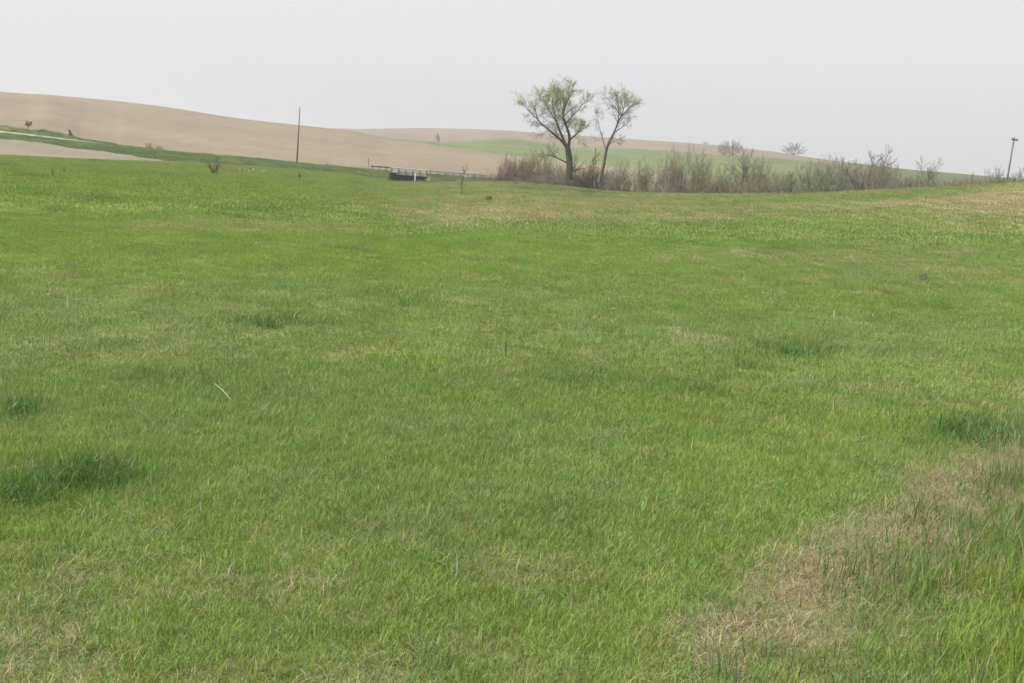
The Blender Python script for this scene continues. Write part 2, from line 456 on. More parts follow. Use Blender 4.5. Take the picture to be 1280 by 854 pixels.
def ridge_col(x, y):
    c = noisy((0.122, 0.101, 0.077), 80, 0.3, 87)(x, y)
    px, py = project(np.stack([x, y, height(x, y)], 1))
    return mixc(c, np.array([0.062, 0.076, 0.034]), smooth(1030, 1075, px))
rA, rB, rC, rD, rE, rF, rH, rI, rJ, rK = [KR[:, k] for k in range(3, 13)]
def az_of(px, py=205): 
    d = pix_dir(px, py); return math.degrees(math.atan2(d.x, d.y))
aw = az_of(226, 203)
sheet("meadow", np.full(nC, 0.02), np.full(nC, 1.6), 6, meadow_col, M_meadow).name = "meadow_foot"
bpy.data.objects["meadow_foot"].name = "trodden_ground"
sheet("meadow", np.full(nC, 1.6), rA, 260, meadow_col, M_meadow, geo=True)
sheet("stubble_strip", rA, rB, 12, noisy((0.124, 0.110, 0.080), 12, 0.25, 83), M_stub, az_cols <= aw)
sheet("creek_bank", rA, rB, 6, verge_col, M_verge, az_cols >= aw)
sheet("road_verge", rB, rC, 22, verge_col, M_verge)
sheet("gravel_road", rC, rD, 5, noisy((0.205, 0.192, 0.165), 5, 0.15, 85), M_gravel)
sheet("roadside_bank", rD, rE, 6, verge_col, M_verge)
sheet("tilled_hillside", rE, rF, 48, field_col, M_field)
sheet("green_crop_field", rF, rH, 30, crop_col, M_crop)
sheet("far_tilled_ridge", rH, rI, 26, ridge_col, M_ridge)
sheet("ground_beyond", rI, rK, 12, noisy((0.12, 0.11, 0.07), 80, 0.25, 89), M_ridge)

# ------------------------------------------------------------------ mesh builders
class MB:
    def __init__(s): s.v = []; s.f = []
    def tube(s, pts, rad, n=4, cap=False):
        b0 = len(s.v); up = Vector((0.13, 0.31, 0.94))
        K = len(pts)
        for k in range(K):
            d = (pts[min(k+1, K-1)] - pts[max(k-1, 0)])
            if d.length < 1e-9: d = Vector((0, 0, 1))
            d = d.normalized(); a = d.cross(up)
            if a.length < 1e-3: a = d.cross(Vector((1, 0, 0)))
            a.normalize(); b = d.cross(a)
            for q in range(n):
                th = 2*math.pi*q/n
                p = pts[k] + (a*math.cos(th) + b*math.sin(th))*rad[k]
                s.v.append((p.x, p.y, p.z))
        for k in range(K-1):
            for q in range(n):
                i = b0+k*n+q; j = b0+k*n+(q+1) % n
                s.f.append((i, j, j+n, i+n))
        if cap:
            s.f.append(tuple(b0+(K-1)*n+q for q in range(n))); s.f.append(tuple(b0+q for q in reversed(range(n))))
    def leaf(s, p, size, rnd):
        a = Vector((rnd.gauss(0, 1), rnd.gauss(0, 1), rnd.gauss(0, 1))).normalized()
        b = a.cross(Vector((rnd.gauss(0, 1), rnd.gauss(0, 1), rnd.gauss(0, 1)))).normalized()
        i = len(s.v)
        for q in (a*size, b*size*0.62, -a*size, -b*size*0.62):
            w = p+q; s.v.append((w.x, w.y, w.z))
        s.f.append((i, i+1, i+2, i+3))
    def box(s, x0, x1, y0, y1, z0, z1):
        i = len(s.v)
        for z in (z0, z1):
            for y in (y0, y1):
                for x in (x0, x1): s.v.append((x, y, z))
        for f in ((0,2,3,1),(4,5,7,6),(0,1,5,4),(2,6,7,3),(0,4,6,2),(1,3,7,5)): s.f.append(tuple(i+k for k in f))
    def mesh(s, name, m):
        me = bpy.data.meshes.new(name); me.from_pydata(s.v, [], s.f); me.materials.append(m); me.update(); return me
    def build(s, name, m, parent=None, smooth_=False):
        me = s.mesh(name, m)
        if smooth_: me.polygons.foreach_set("use_smooth", np.ones(len(me.polygons), bool))
        o = bpy.data.objects.new(name, me); COL.objects.link(o); o.parent = parent; return o

def empty(name, loc, rz=0.0):
    o = bpy.data.objects.new(name, None); COL.objects.link(o)
    o.location = loc; o.rotation_euler = (0, 0, rz); o.empty_display_size = 0.3; return o

def rvec(rnd, s): return Vector((rnd.gauss(0, s), rnd.gauss(0, s), rnd.gauss(0, s)))

def grow(wood, twig, leaves, p, d, L, rad, lvl, rnd, P):
    """one branch with its side branches; P: dict of settings"""
    n = 4 if lvl > 0 else 3
    pts = [p.copy()]; rr = [rad]; q = p.copy(); dd = d.normalized()
    for k in range(n):
        dd = (dd + rvec(rnd, P['wob']) + Vector((0, 0, P['up']))).normalized()
        q = q + dd*(L/n); pts.append(q.copy()); rr.append(rad*(1-0.8*(k+1)/n)+0.002)
    (wood if lvl >= P['woodlvl'] else twig).tube(pts, rr, 5 if rad > 0.06 else 3)
    if lvl == 0:
        if P['leaf'] > 0:
            for k in range(P['nleaf']):
                if rnd.random() < P['leaf']:
                    t = rnd.uniform(0.25, 1.0)*n; i = min(int(t), n-1)
                    leaves.leaf(pts[i].lerp(pts[i+1], t-i) + rvec(rnd, P['lsp']), P['lsize']*rnd.uniform(.7, 1.4), rnd)
        return
    cnt = P['kids'][lvl]
    for k in range(cnt):
        t = (P['first'] + (1-P['first'])*(k+rnd.random())/cnt)*n; i = min(int(t), n-1)
        b = pts[i].lerp(pts[i+1], t-i); ax = (pts[i+1]-pts[i]).normalized()
        side = ax.cross(rvec(rnd, 1)).normalized(); ang = rnd.uniform(*P['ang'])
        cd = ax*math.cos(ang) + side*math.sin(ang)
        grow(wood, twig, leaves, b, cd, L*P['ratio']*rnd.uniform(.65, 1.2)*(1-P['taper']*t/n), max(rr[i]*0.5, P['rmin']), lvl-1, rnd, P)

def spline(pts, n):
    out = []
    K = len(pts)
    for i in range(K-1):
        p0 = pts[max(i-1, 0)]; p1 = pts[i]; p2 = pts[i+1]; p3 = pts[min(i+2, K-1)]
        for k in range(n):
            t = k/n
            out.append(0.5*((2*p1)+(p2-p0)*t+(2*p0-5*p1+4*p2-p3)*t*t+(3*p1-p0-3*p2+p3)*t**3))
    out.append(pts[-1]); return out

M_bark = simple("bark_grey", (0.088, 0.080, 0.070), 0.9, 0.35, 6, bump=0.4)
M_twig = simple("twig_grey_brown", (0.158, 0.150, 0.120), 0.9, 0.3, 1.2)
M_twig_pale = simple("twig_pale_grey", (0.170, 0.162, 0.138), 0.9, 0.3, 1.2)
M_twig_red = simple("twig_red_brown", (0.165, 0.128, 0.096), 0.9, 0.3, 1.2)
M_twig_tan = simple("twig_tan", (0.195, 0.155, 0.110), 0.9, 0.3, 1.2)
M_twig_dark = simple("twig_dark", (0.070, 0.064, 0.058), 0.9, 0.3, 1.2)
def leaf_mat(name, c):
    m = simple(name, c, 0.6, 0.3, 0.8); nt = m.node_tree; b = nt.nodes["Principled BSDF"]
    tr = nt.nodes.new("ShaderNodeBsdfTranslucent"); tr.inputs[0].default_value = (c[0]*1.1, c[1]*1.2, c[2]*0.7, 1)
    ms = nt.nodes.new("ShaderNodeMixShader"); ms.inputs[0].default_value = 0.4
    nt.links.new(b.outputs[0], ms.inputs[1]); nt.links.new(tr.outputs[0], ms.inputs[2])
    nt.links.new(ms.outputs[0], nt.nodes["Material Output"].inputs[0]); return m
M_leaf_pale = leaf_mat("leaf_pale", (0.30, 0.305, 0.19))
M_leaf_green = leaf_mat("leaf_green", (0.115, 0.140, 0.058))
M_leaf_yel = leaf_mat("leaf_yellow", (0.20, 0.185, 0.055))
M_leaf_dark = leaf_mat("needle_dark", (0.040, 0.055, 0.028))
M_leaf_brown = leaf_mat("leaf_brown", (0.115, 0.085, 0.050))
M_twig_brown = simple("twig_brown", (0.120, 0.090, 0.068), 0.9, 0.3, 1.2)
M_leaf_rust = leaf_mat("leaf_rust", (0.120, 0.062, 0.040))

# ------------------------------------------------------------------ the two big trees by the creek
def tree_from_limbs(name, base_px, limbs, dist, seed, label, P, leafs):
    """limbs: list of (photo pixel polyline, radii m, depth offsets m, side branch count, side length m, leaf share)"""
    rnd = random.Random(seed)
    root_p = at(base_px[0], base_px[1], dist)
    fy = Vector((root_p.x, root_p.y, 0)).normalized()
    root = empty(name, root_p); wood = MB(); twig = MB(); lv = MB()
    for poly, radii, dep, cnt, sl, lf in limbs:
        pts = []
        for (px, py), dd in zip(poly, dep):
            pts.append(pix_at_range(px, py, dist+dd) - root_p)
        n = 4; sp = spline(pts, n)
        rr = [float(np.interp(i/n, range(len(radii)), radii))*(.84 if radii[0] < .4 else 1) for i in range(len(sp))]
        if pts[0].z < 1.0: sp[0].z -= 1.2
        wood.tube(sp, rr, 8 if radii[0] > 0.25 else 5)
        PP = dict(P); PP['leaf'] = P['leaf']*lf
        cnt = int(cnt*1.35)
        for k in range(cnt):
            t = (0.22+0.78*(k+rnd.random())/cnt)*(len(sp)-1); i = min(int(t), len(sp)-2)
            b = sp[i].lerp(sp[i+1], t-i); ax = (sp[i+1]-sp[i]).normalized()
            side = ax.cross(rvec(rnd, 1)).normalized(); ang = rnd.uniform(0.4, 1.15)
            cd = ax*math.cos(ang)+side*math.sin(ang)
            grow(wood, twig, lv, b, cd, sl*1.15*rnd.uniform(.45, 1.25)*(1.15-.55*t/len(sp)), min(rr[i]*0.42, 0.06), 2, rnd, PP)
        # the limb's own end
        grow(wood, twig, lv, sp[-1], sp[-1]-sp[-2], sl*0.40, rr[-1], 2, rnd, PP)
    wood.build("trunk", M_bark, root, True)
    tw = twig.build("crown", M_twig_pale, root)
    if lv.f: lv.build("leaves", leafs, tw)
    return tag(root, label, "tree")

def Z4(l): return [(630+a/4.745, 80+b/4.745) for a, b in l]
P_big = dict(wob=0.18, up=0.05, woodlvl=2, kids={1: 8, 2: 8}, ang=(0.35, 1.05), ratio=0.55, rmin=0.008, leaf=0.85, nleaf=5, lsp=0.16, lsize=0.052, first=.15, taper=.3)
DT = 186.0
limbs1 = [
    (Z4([(390, 690), (390, 640), (388, 570), (378, 500)]), [0.78, 0.66, 0.58, 0.50], [0, 0, 0, 0], 0, 1, 0),
    (Z4([(378, 505), (335, 450), (270, 395), (205, 335), (185, 270)]), [0.34, 0.28, 0.22, 0.14, 0.07], [0, -.5, -1.2, -2, -2.2], 11, 3.6, .55),
    (Z4([(205, 335), (160, 290), (115, 245)]), [0.11, 0.08, 0.04], [-2, -2.6, -3], 6, 3.0, .6),
    (Z4([(378, 505), (345, 430), (312, 345), (290, 250), (287, 188)]), [0.34, 0.29, 0.23, 0.13, 0.05], [0, .6, 1.2, 1.6, 2.0], 17, 3.8, 1.1),
    (Z4([(312, 345), (265, 270), (225, 190)]), [0.15, 0.10, 0.05], [1.2, -.4, -1.4], 9, 3.4, 1.0),
    (Z4([(380, 505), (388, 430), (362, 345), (350, 290), (385, 205), (406, 152)]), [0.36, 0.30, 0.24, 0.19, 0.11, 0.05], [0, -.4, -.8, -1.0, -1.4, -1.2], 17, 3.6, 1.0),
    (Z4([(350, 290), (335, 230), (330, 185)]), [0.14, 0.09, 0.05], [-1, .8, 1.8], 9, 3.2, 1.1),
    (Z4([(365, 350), (420, 295), (470, 235), (490, 200)]), [0.12, 0.09, 0.06, 0.03], [-.8, 1.0, 2.4, 3.2], 8, 2.1, .25),
    (Z4([(390, 450), (425, 420), (447, 400), (452, 368)]), [0.20, 0.16, 0.12, 0.06], [0, -.8, -1.4, -1.6], 8, 2.2, 1.2),
    (Z4([(370, 585), (320, 560), (285, 545), (250, 535)]), [0.16, 0.12, 0.09, 0.04], [0, -1, -1.6, -2], 6, 2.2, .2),
    (Z4([(400, 640), (440, 625), (482, 618)]), [0.17, 0.13, 0.05], [0, -1.6, -2.6], 4, 1.6, .2),
]
cotton = tree_from_limbs("cottonwood_tree", (712, 222), limbs1, DT, 11, "tall broad tree with thick forked trunk and sparse pale new leaves", P_big, M_leaf_pale)
limbs2 = [
    (Z4([(568, 705), (572, 670), (590, 600), (610, 500), (650, 412)]), [0.42, 0.34, 0.30, 0.25, 0.21], [0, 0, 0, .3, .6], 2, 1.6, .2),
    (Z4([(650, 412), (672, 360), (695, 310), (735, 270), (765, 245)]), [0.20, 0.16, 0.12, 0.08, 0.03], [.6, .4, 0, -.6, -1.2], 13, 3.3, .5),
    (Z4([(672, 360), (682, 290), (674, 235), (670, 205)]), [0.13, 0.10, 0.07, 0.03], [.4, 1.2, 1.8, 2.0], 12, 3.2, .6),
    (Z4([(695, 310), (713, 255), (718, 215)]), [0.10, 0.07, 0.03], [0, -1.2, -2.0], 10, 3.0, .6),
    (Z4([(650, 412), (700, 375), (735, 350)]), [0.13, 0.08, 0.03], [.6, 1.6, 2.4], 6, 2.6, .3),
    (Z4([(682, 290), (640, 235), (605, 195)]), [0.08, 0.05, 0.025], [1.2, .4, -.6], 8, 2.8, .4),
    (Z4([(606, 520), (580, 430), (560, 350), (546, 300)]), [0.09, 0.07, 0.05, 0.03], [.3, -.6, -1.2, -1.6], 8, 2.4, .4),
    (Z4([(618, 480), (665, 455), (700, 440)]), [0.08, 0.05, 0.03], [.3, 1.4, 2.2], 5, 2.0, .2),
]
P_sl = dict(P_big); P_sl['leaf'] = 0.55; P_sl['kids'] = {1: 7, 2: 7}
limbs2 = [(a_, b_, c_, d_, e_*.8, f_) for a_, b_, c_, d_, e_, f_ in limbs2]
tree_from_limbs("leaning_tree", (750, 229), limbs2, DT-6, 23, "slender leaning tree with forked top and few pale leaves", P_sl, M_leaf_pale)

# ------------------------------------------------------------------ shrubs and small trees: a few kinds, each copied
def make_kind(seed, h, stems, spread, lean, P, twigm, leafm, stemr=0.035, lvl=2, even=False):
    """returns ([stem meshes], crown mesh, leaf mesh or None, top)"""
    rnd = random.Random(seed); wood = MB(); twig = MB(); lv = MB(); ws = []
    for k in range(stems):
        a = rnd.uniform(0, 2*math.pi); ro = spread*math.sqrt(rnd.random())
        p = Vector((math.cos(a)*ro, math.sin(a)*ro, -0.25))
        d = Vector((math.cos(a)*lean*rnd.random(), math.sin(a)*lean*rnd.random(), 1.0))
        L = h*rnd.uniform(.55, .95)
        if even:      # a rounded dome: limbs fanned out evenly
            a = 2.4*k; e = lean*math.sqrt((k+.3)/stems); L = h*(.78+.1*rnd.random())
            d = Vector((math.cos(a)*math.sin(e), math.sin(a)*math.sin(e), math.cos(e)))
        if stems <= 6: wood = MB(); ws.append(wood)
        grow(wood, twig, lv, p, d, L, stemr*rnd.uniform(.7, 1.3), lvl, rnd, P)
    if not ws: ws = [wood]
    m = M_bark if stemr > 0.06 else twigm
    top = max(v[2] for v in twig.v)
    return [w.mesh("stems", m) for w in ws], twig.mesh("crown", twigm), (lv.mesh("leaves", leafm) if lv.f else None), top

base = dict(wob=0.13, up=0.10, woodlvl=2, kids={1: 5, 2: 8}, ang=(0.3, 0.8), ratio=0.45, rmin=0.009, leaf=0.0, nleaf=4, lsp=0.05, lsize=0.05, first=.2, taper=.35)
def pk(**k): d = dict(base); d.update(k); return d
KINDS = {
    'brush': [make_kind(100+i, 2.4, 30, 1.5, .55, pk(kids={1: 6, 2: 7}, wob=.2), M_twig, None, .013) for i in range(4)],
    'brushr': [make_kind(120+i, 3.2, 26, 1.0, .35, pk(kids={1: 5, 2: 8}, wob=.15), M_twig_red, None, .016) for i in range(2)],
    'brusht': [make_kind(130+i, 2.2, 26, 1.3, .5, pk(kids={1: 6, 2: 7}, wob=.2, rmin=.011), M_twig_tan, None, .016) for i in range(2)],
    'tall': [make_kind(140+i, 6.5, 13, 1.0, .22, pk(kids={1: 8, 2: 13}, ratio=.38, rmin=.011, leaf=.30, nleaf=3, lsize=.05), M_twig, M_leaf_pale, .034) for i in range(4)],
    'tallr': [make_kind(150+i, 6.5, 15, 1.2, .25, pk(kids={1: 8, 2: 12}, ratio=.36, rmin=.008), M_twig_red, None, .036) for i in range(2)],
    'green': [make_kind(160+i, 4.5, 18, 1.5, .4, pk(kids={1: 7, 2: 9}, leaf=.30, lsize=.04, nleaf=5), M_twig, M_leaf_green, .018) for i in range(3)],
    'tree': [make_kind(170+i, 7.5, 4, .15, .42, pk(kids={1: 11, 2: 20}, ratio=.42, rmin=.014, up=.06, first=.25, taper=.4, ang=(.3, .9), leaf=.25, lsize=.06, nleaf=3), M_twig, M_leaf_pale, .07) for i in range(4)],
    'sap': [make_kind(180+i, 5.0, 1, 0, .05, pk(kids={1: 8, 2: 18}, ratio=.42, leaf=.28, lsize=.05, rmin=.015, taper=.45), M_twig, M_leaf_yel, .075) for i in range(2)],
    'ridge': [make_kind(190+i, 11.0, 15, .2, 1.15, pk(kids={1: 10, 2: 15}, ratio=.36, rmin=.050, up=.03, first=.32, taper=.4, ang=(.35, 1.0), leaf=.22, nleaf=3, lsize=.12), M_twig, M_leaf_pale, .13, even=True) for i in range(2)],
    'cedar': [make_kind(200, 3.0, 1, 0, .05, pk(kids={1: 8, 2: 34}, ratio=.40, leaf=.9, nleaf=6, lsize=.08, ang=(.6, 1.2), first=.05, taper=.85), M_twig_dark, M_leaf_dark, .07)],
    'wither': [make_kind(203, 2.0, 12, .5, .7, pk(kids={1: 6, 2: 8}, leaf=.7, nleaf=4, lsize=.08), M_twig_tan, M_leaf_brown, .03)],
    'rust': [make_kind(205, 3.4, 1, 0, .04, pk(kids={1: 8, 2: 16}, ratio=.36, up=.05, first=.5, taper=.4, ang=(.5, 1.2), leaf=.9, nleaf=6, lsize=.09), M_twig_dark, M_leaf_rust, .11)],
    'fan': [make_kind(207, 3.2, 7, .25, .5, pk(kids={1: 7, 2: 12}, ratio=.42, rmin=.013), M_twig_brown, None, .05)],
}
GC = 0
KNAME = {'tree': 'bare_tree', 'ridge': 'ridge_tree', 'sap': 'sapling', 'cedar': 'evergreen_shrub', 'rust': 'small_tree'}
def plant(kind, px, py, hpx, label, cat="shrub", group=None, r=None, wide=1.0, name=None, var=None):
    """stand a shrub at the photo pixel of its foot; its top reaches hpx photo pixels higher"""
    global GC
    GC += 1
    p = at(px, py, r)
    if p is None: p = at(px, py, 150)
    dist = math.hypot(p.x, p.y)
    ks = KINDS[kind]; st, cr, lf, top = ks[(GC if var is None else var) % len(ks)]
    s = max(pix_at_range(px, py-hpx, dist).z - p.z, 0.2)/top
    w = max(hpx*dist/FPX, 0.3)/top*wide
    root = empty(name or KNAME.get(kind, 'shrub'), p, random.uniform(0, 6.28))
    root.scale = (w, w, s)
    for m in st:
        a = bpy.data.objects.new("trunk" if kind in KNAME and kind != 'cedar' else "stems", m); COL.objects.link(a); a.parent = root
    b = bpy.data.objects.new("crown", cr); COL.objects.link(b); b.parent = root
    if lf is not None:
        c = bpy.data.objects.new("leaves", lf); COL.objects.link(c); c.parent = b
    return tag(root, label, cat, group)

def rA_at(px, py): 
    d = pix_dir(px, py); return float(np.interp(math.degrees(math.atan2(d.x, d.y)), az_cols, rA))

# low brush along the creek bank
def yA(px): return float(np.interp(px, [p[0] for p in A_pts], [p[1] for p in A_pts]))
SPOTS = [(645, "left of the big forked tree"), (735, "around the foot of the big forked tree"), (800, "around the foot of the leaning tree"), (868, "around the tall red-brown shrub"),
         (960, "below the pair of ridge trees"), (1062, "below the lone round ridge tree"), (1140, "around the reddish bush and its bare tree")]
def spot(px):
    for lim, t in SPOTS:
        if px < lim: return t
    return "behind the crest near the crossarm pole"
rb = random.Random(5)
x = 626.0
while x < 1138:
    yb = yA(x); rr = rA_at(x, yb)
    hp = rb.uniform(14, 21) if x < 830 else rb.uniform(13, 25)
    if 640 < x < 800: hp += 3
    gap = vnoise(np.array([x/37.0]), np.array([3.3]), 4)[0]
    hp *= .62+.7*gap
    for lay in (0, 1):
        if rb.random() < (.24 if lay == 0 else .48): continue
        k = 'brush' if rb.random() < .78 else ('brusht' if rb.random() < .7 else 'brushr')
        cw = {'brush': 'grey-brown', 'brusht': 'tan', 'brushr': 'reddish'}[k]
        t = ("low %s leafless bush in front row " if lay == 0 else "low %s leafless bush in back row ") % cw + spot(x)
        plant(k, x+rb.uniform(-3, 3), yb, hp*rb.uniform(.75, 1.1)*(1+.35*lay), t, group=("front" if lay == 0 else "back")+" row of low bushes "+spot(x), r=rr+rb.uniform(1.0, 3.0)+lay*4, wide=rb.uniform(.9, 1.3))
    x += rb.uniform(8, 12)
x = 1140.0
while x < 1288:
    yb = yA(x); rr = rA_at(x, yb)
    k = rb.choice(['brusht', 'brush', 'brush', 'green'])
    cw = {'brush': 'grey-brown leafless', 'brusht': 'tan leafless', 'green': 'green-budded'}[k]
    plant(k, x, yb, rb.uniform(9, 17), "low %s bush behind the crest near the crossarm pole" % cw, group="low bushes behind the meadow crest", r=rr+rb.uniform(1.5, 5), wide=1.3)
    x += rb.uniform(7, 11)

for px, top, dr, w in [(868,172,5,.7),(905,203,5,1),(945,190,7,.8),(1003,198,6,.8),(1016,194,7,.7),(1026,189,8,.6),(1034,191,8,.6),(1062,195,8,.8),(1046,204,6,.8),(885,206,4,.8),(972,210,5,.9),(660,180,6,.7),(683,188,7,.7),(777,194,7,.7),
                       (1118,212,6,1),(850,200,6,.8),(915,212,5,.9),(958,204,6,.8),(985,207,5,.9),(1075,203,6,.8),(1098,206,5,.8),(800,206,6,.8),(826,200,7,.8),(1166,212,7,.8),(735,196,8,.7),(846,184,6,.7),(878,190,7,.7),(938,186,8,.7),(952,196,9,.7),(1040,196,7,.7),(1056,200,6,.7),(1092,198,6,.8),(1110,204,7,.8),(1132,216,6,.9),(700,200,9,.7),(652,196,8,.7)]:
    plant('tall', px, yA(px), yA(px)-top, "tall grey leafless many-stemmed shrub "+spot(px), group="tall bare shrubs "+spot(px), r=rA_at(px, yA(px))+dr, wide=w, name="tall_shrub")
plant('tallr', 838, 242, 62, "tall red-brown leafless many-stemmed shrub in the creek thicket", r=rA_at(838, 242)+4, wide=.8, name="tall_shrub", var=0)
plant('tallr', 1085, 241, 36, "reddish brown twiggy bush below a taller bare tree", r=rA_at(1085, 241)+2, wide=1.3, name="reddish_shrub", var=1)
for px, w in ((648, 1), (668, 1), (632, .8), (656, .8), (640, .7)):
    plant('brushr', px, yA(px), 36, "reddish bare bush between the guardrail and the thick trunk", group="reddish bushes left of the big tree", r=rA_at(px, yA(px))+5, wide=.8)
for px, top, dr in [(812,194,5),(690,194,9),(672,184,12),(645,188,14),(1145,212,6),(1050,218,9),(935,216,9),(1008,212,4),(1070,210,5),(900,216,3),(752,208,12),(1030,214,5),(960,216,7),(870,214,5),(1110,208,8),(985,214,8)]:
    plant('green', px, yA(px), yA(px)-top, "bush with fresh green buds "+spot(px), group="budding bushes "+spot(px), r=rA_at(px, yA(px))+dr, wide=.85, name="budding_shrub")
for px, top, dr, lab in [(928,180,8,"bare tree with two stems rising from the thicket below the ridge pair"),(1087,179,10,"bare tree topping the red-brown bush in the thicket"),(1103,186,12,"thin bare tree close behind the tree over the reddish bush"),(1155,194,9,"lone bare tree rising above the thicket toward the crossarm pole")]:
    plant('tree', px, yA(px), yA(px)-top, lab, "tree", r=rA_at(px, yA(px))+dr, wide=1.1)
for px, top in [(1217,214),(1228,211),(1243,204),(1252,210),(1274,206)]:
    plant('tree', px, yA(px), yA(px)-top, "small bare tree beside the pole with a crossarm", "tree", "small trees by the crossarm pole", r=rA_at(px, yA(px))+14, wide=1.0)
for px, top in [(704,188),(724,184)]:
    plant('sap', px+14, 236, 236-top, "thin sapling standing between the two big trees", "tree", "thin saplings between the big trees", r=184, wide=.8)
# trees on the far ridge
plant('ridge', 904, 193.5, 19, "left one of two bare trees standing together on the ridge", "tree", r=760, var=0, wide=.55)
plant('ridge', 916, 194.0, 20, "right one of two bare trees standing together on the ridge", "tree", r=755, var=1, wide=.65)
plant('ridge', 991, 198, 21, "lone round bare tree on the skyline of the ridge", "tree", r=900, var=0, wide=.85)
plant('tree', 548, 180, 15, "small leaning bare tree at the tip of the green crop field", "tree", r=700, var=1, wide=.9)
plant('brusht', 539, 181, 4.5, "low brown bush beside the small tree at the green field's tip", "shrub", r=690, wide=1.6)
plant('brush', 882, 181.5, 5, "small bush on the skyline near the paired ridge trees", "shrub", r=1000, wide=.8)
# along the road on the left
plant('rust', 34, 167.5, 16, "small rust-brown round-topped tree beside the gravel road", "tree", r=303, wide=1.2)
plant('cedar', 89, 173.5, 11, "dark evergreen shrub on the bank of the gravel road", "shrub", r=297, wide=.9)
plant('cedar', 52, 165.5, 4, "flat dark bush on the bank between the rust-brown tree and the evergreen", "shrub", r=304, wide=2.6)
plant('brushr', 186, 189.5, 13, "thin bare reddish bush on the verge below the tilled hill", "shrub", "thin reddish bushes on the verge", r=268, wide=.8)
plant('brushr', 199, 191, 11, "thin bare reddish bush on the verge below the tilled hill", "shrub", "thin reddish bushes on the verge", r=266, wide=1.0)
plant('fan', 268, 219, 24, "bare tan bush standing alone at the meadow edge left of the pole", "shrub", wide=1.2)
plant('brusht', 296, 216, 9, "patch of low dry weeds beside the lone tan bush", "shrub", wide=3.4)
plant('cedar', 374, 223, 6, "small dark tuft-like bush in the meadow below the plain pole", "shrub", wide=1.1)
plant('cedar', 409, 208, 4, "tiny dark bush on the verge right of the plain pole", "shrub", r=257, wide=1.2)
plant('sap', 577, 246.5, 42, "thin yellow-budded sapling in the meadow in front of the guardrail", "tree", wide=.9, var=0)
for px, py in ((562, 229), (614, 231), (622, 231), (598, 230), (606, 230), (628, 231)):
    plant('brusht', px, py, 15, "tan bare bush below the guardrail by the bridge", "shrub", "tan bushes below the guardrail", r=rA_at(px, py)+3, wide=.8)
for px, py, h in ((66, 222, 14), (80, 218, 12), (300, 214, 6), (1248, 325, 9)):
    plant('fan', px, py, h, "thin wispy dead weed standing in the meadow grass", "weed", "dead weeds in the meadow", wide=.45, name="dead_weed")
plant('wither', 611, 253, 9, "small brown withered clump in the meadow right of the sapling", "shrub", wide=.9, name="withered_clump")

# ------------------------------------------------------------------ bridge, guardrails, posts and poles
M_conc = simple("concrete_pale", (0.42, 0.41, 0.38), 0.85, 0.15, 3)
M_fascia = simple("concrete_white", (0.36, 0.355, 0.33), 0.8, 0.15, 3)
M_creo = simple("creosoted_timber", (0.030, 0.027, 0.025), 0.85, 0.4, 4)
M_galv = simple("galvanised_steel", (0.40, 0.41, 0.41), 0.5, 0.12, 5, metallic=0.1)
M_rdark = simple("weathered_steel_dark", (0.10, 0.105, 0.105), 0.6, 0.2, 5, metallic=0.1)
M_rmid = simple("weathered_steel", (0.27, 0.28, 0.28), 0.55, 0.2, 5, metallic=0.1)
M_dpost = simple("weathered_timber", (0.075, 0.068, 0.060), 0.9, 0.3, 6)
M_white = simple("white_paint", (0.78, 0.78, 0.76), 0.6, 0.06, 4)
M_pole = simple("pole_timber", (0.115, 0.095, 0.078), 0.85, 0.3, 5, bump=.2)
M_glass = simple("insulator_glaze", (0.18, 0.20, 0.20), 0.25, 0.1, 5)
M_sign = simple("sign_back", (0.33, 0.33, 0.33), 0.5, 0.1, 5, metallic=.4)
M_soil = simple("dark_soil", (0.055, 0.045, 0.032), 0.95, 0.4, 9, bump=.6)

BRZ = math.atan2(BX[1], BX[0])
def wrail(x0, x1, y, z, name, parent, m, flip=1):
    prof = [(-.00, .16), (.04, .12), (.04, .06), (0, .02), (0, -.02), (.04, -.06), (.04, -.12), (0, -.16)]
    b = MB(); n = len(prof)
    for xx in (x0, x1):
        for off in (0, -0.02):
            for a, c in prof: b.v.append((xx, y - flip*(a+off), z+c))
    for k in range(n-1):
        b.f.append((k, k+1, 2*n+k+1, 2*n+k)); b.f.append((n+k+1, n+k, 3*n+k, 3*n+k+1))
    for k in (0, n-1): b.f.append((k, 2*n+k, 3*n+k, n+k))
    for s in (0, 2*n):
        for k in range(n-1): b.f.append((s+k, s+n+k, s+n+k+1, s+k+1))
    return b.build(name, m, parent)
bridge = empty("road_bridge", (BR.x, BR.y, BR.z), BRZ)
tag(bridge, "short concrete road bridge on dark timber piles with steel rail", "bridge")
L2 = 4.3
b = MB(); b.box(-L2-.4, L2+.4, 0, 6.6, -.16, .10); b.build("deck", M_conc, bridge)
b = MB(); b.box(-L2+1.4, L2+.45, -.22, 0.0, -.55, .40); b.build("curb", M_fascia, bridge)
for k, yy in enumerate((0.25, 2.2, 4.2, 6.1)):
    b = MB(); b.box(-L2-.3, L2+.3, yy, yy+.35, -.78, -.165); b.build("girder", M_creo, bridge)
for xx in (-4.0, -1.5, 1.2, 3.8):
    b = MB(); b.box(xx-.17, xx+.17, -.15, 6.8, -1.1, -.785); b.build("cap_beam", M_creo, bridge)
    for yy in (0.1, 1.7, 3.3, 4.9, 6.5):
        b = MB(); b.tube([Vector((xx, yy, -3.9)), Vector((xx, yy, -1.105))], [.17, .16], 8, True); b.build("pile", M_creo, bridge)
for sx in (-1, 1):
    for k in range(9):
        z1 = -.80-k*.3
        b = MB(); b.box(min(sx*4.25, sx*4.34), max(sx*4.25, sx*4.34), -.5, 7.0, z1-.29, z1); b.build("abutment_plank", M_creo, bridge)
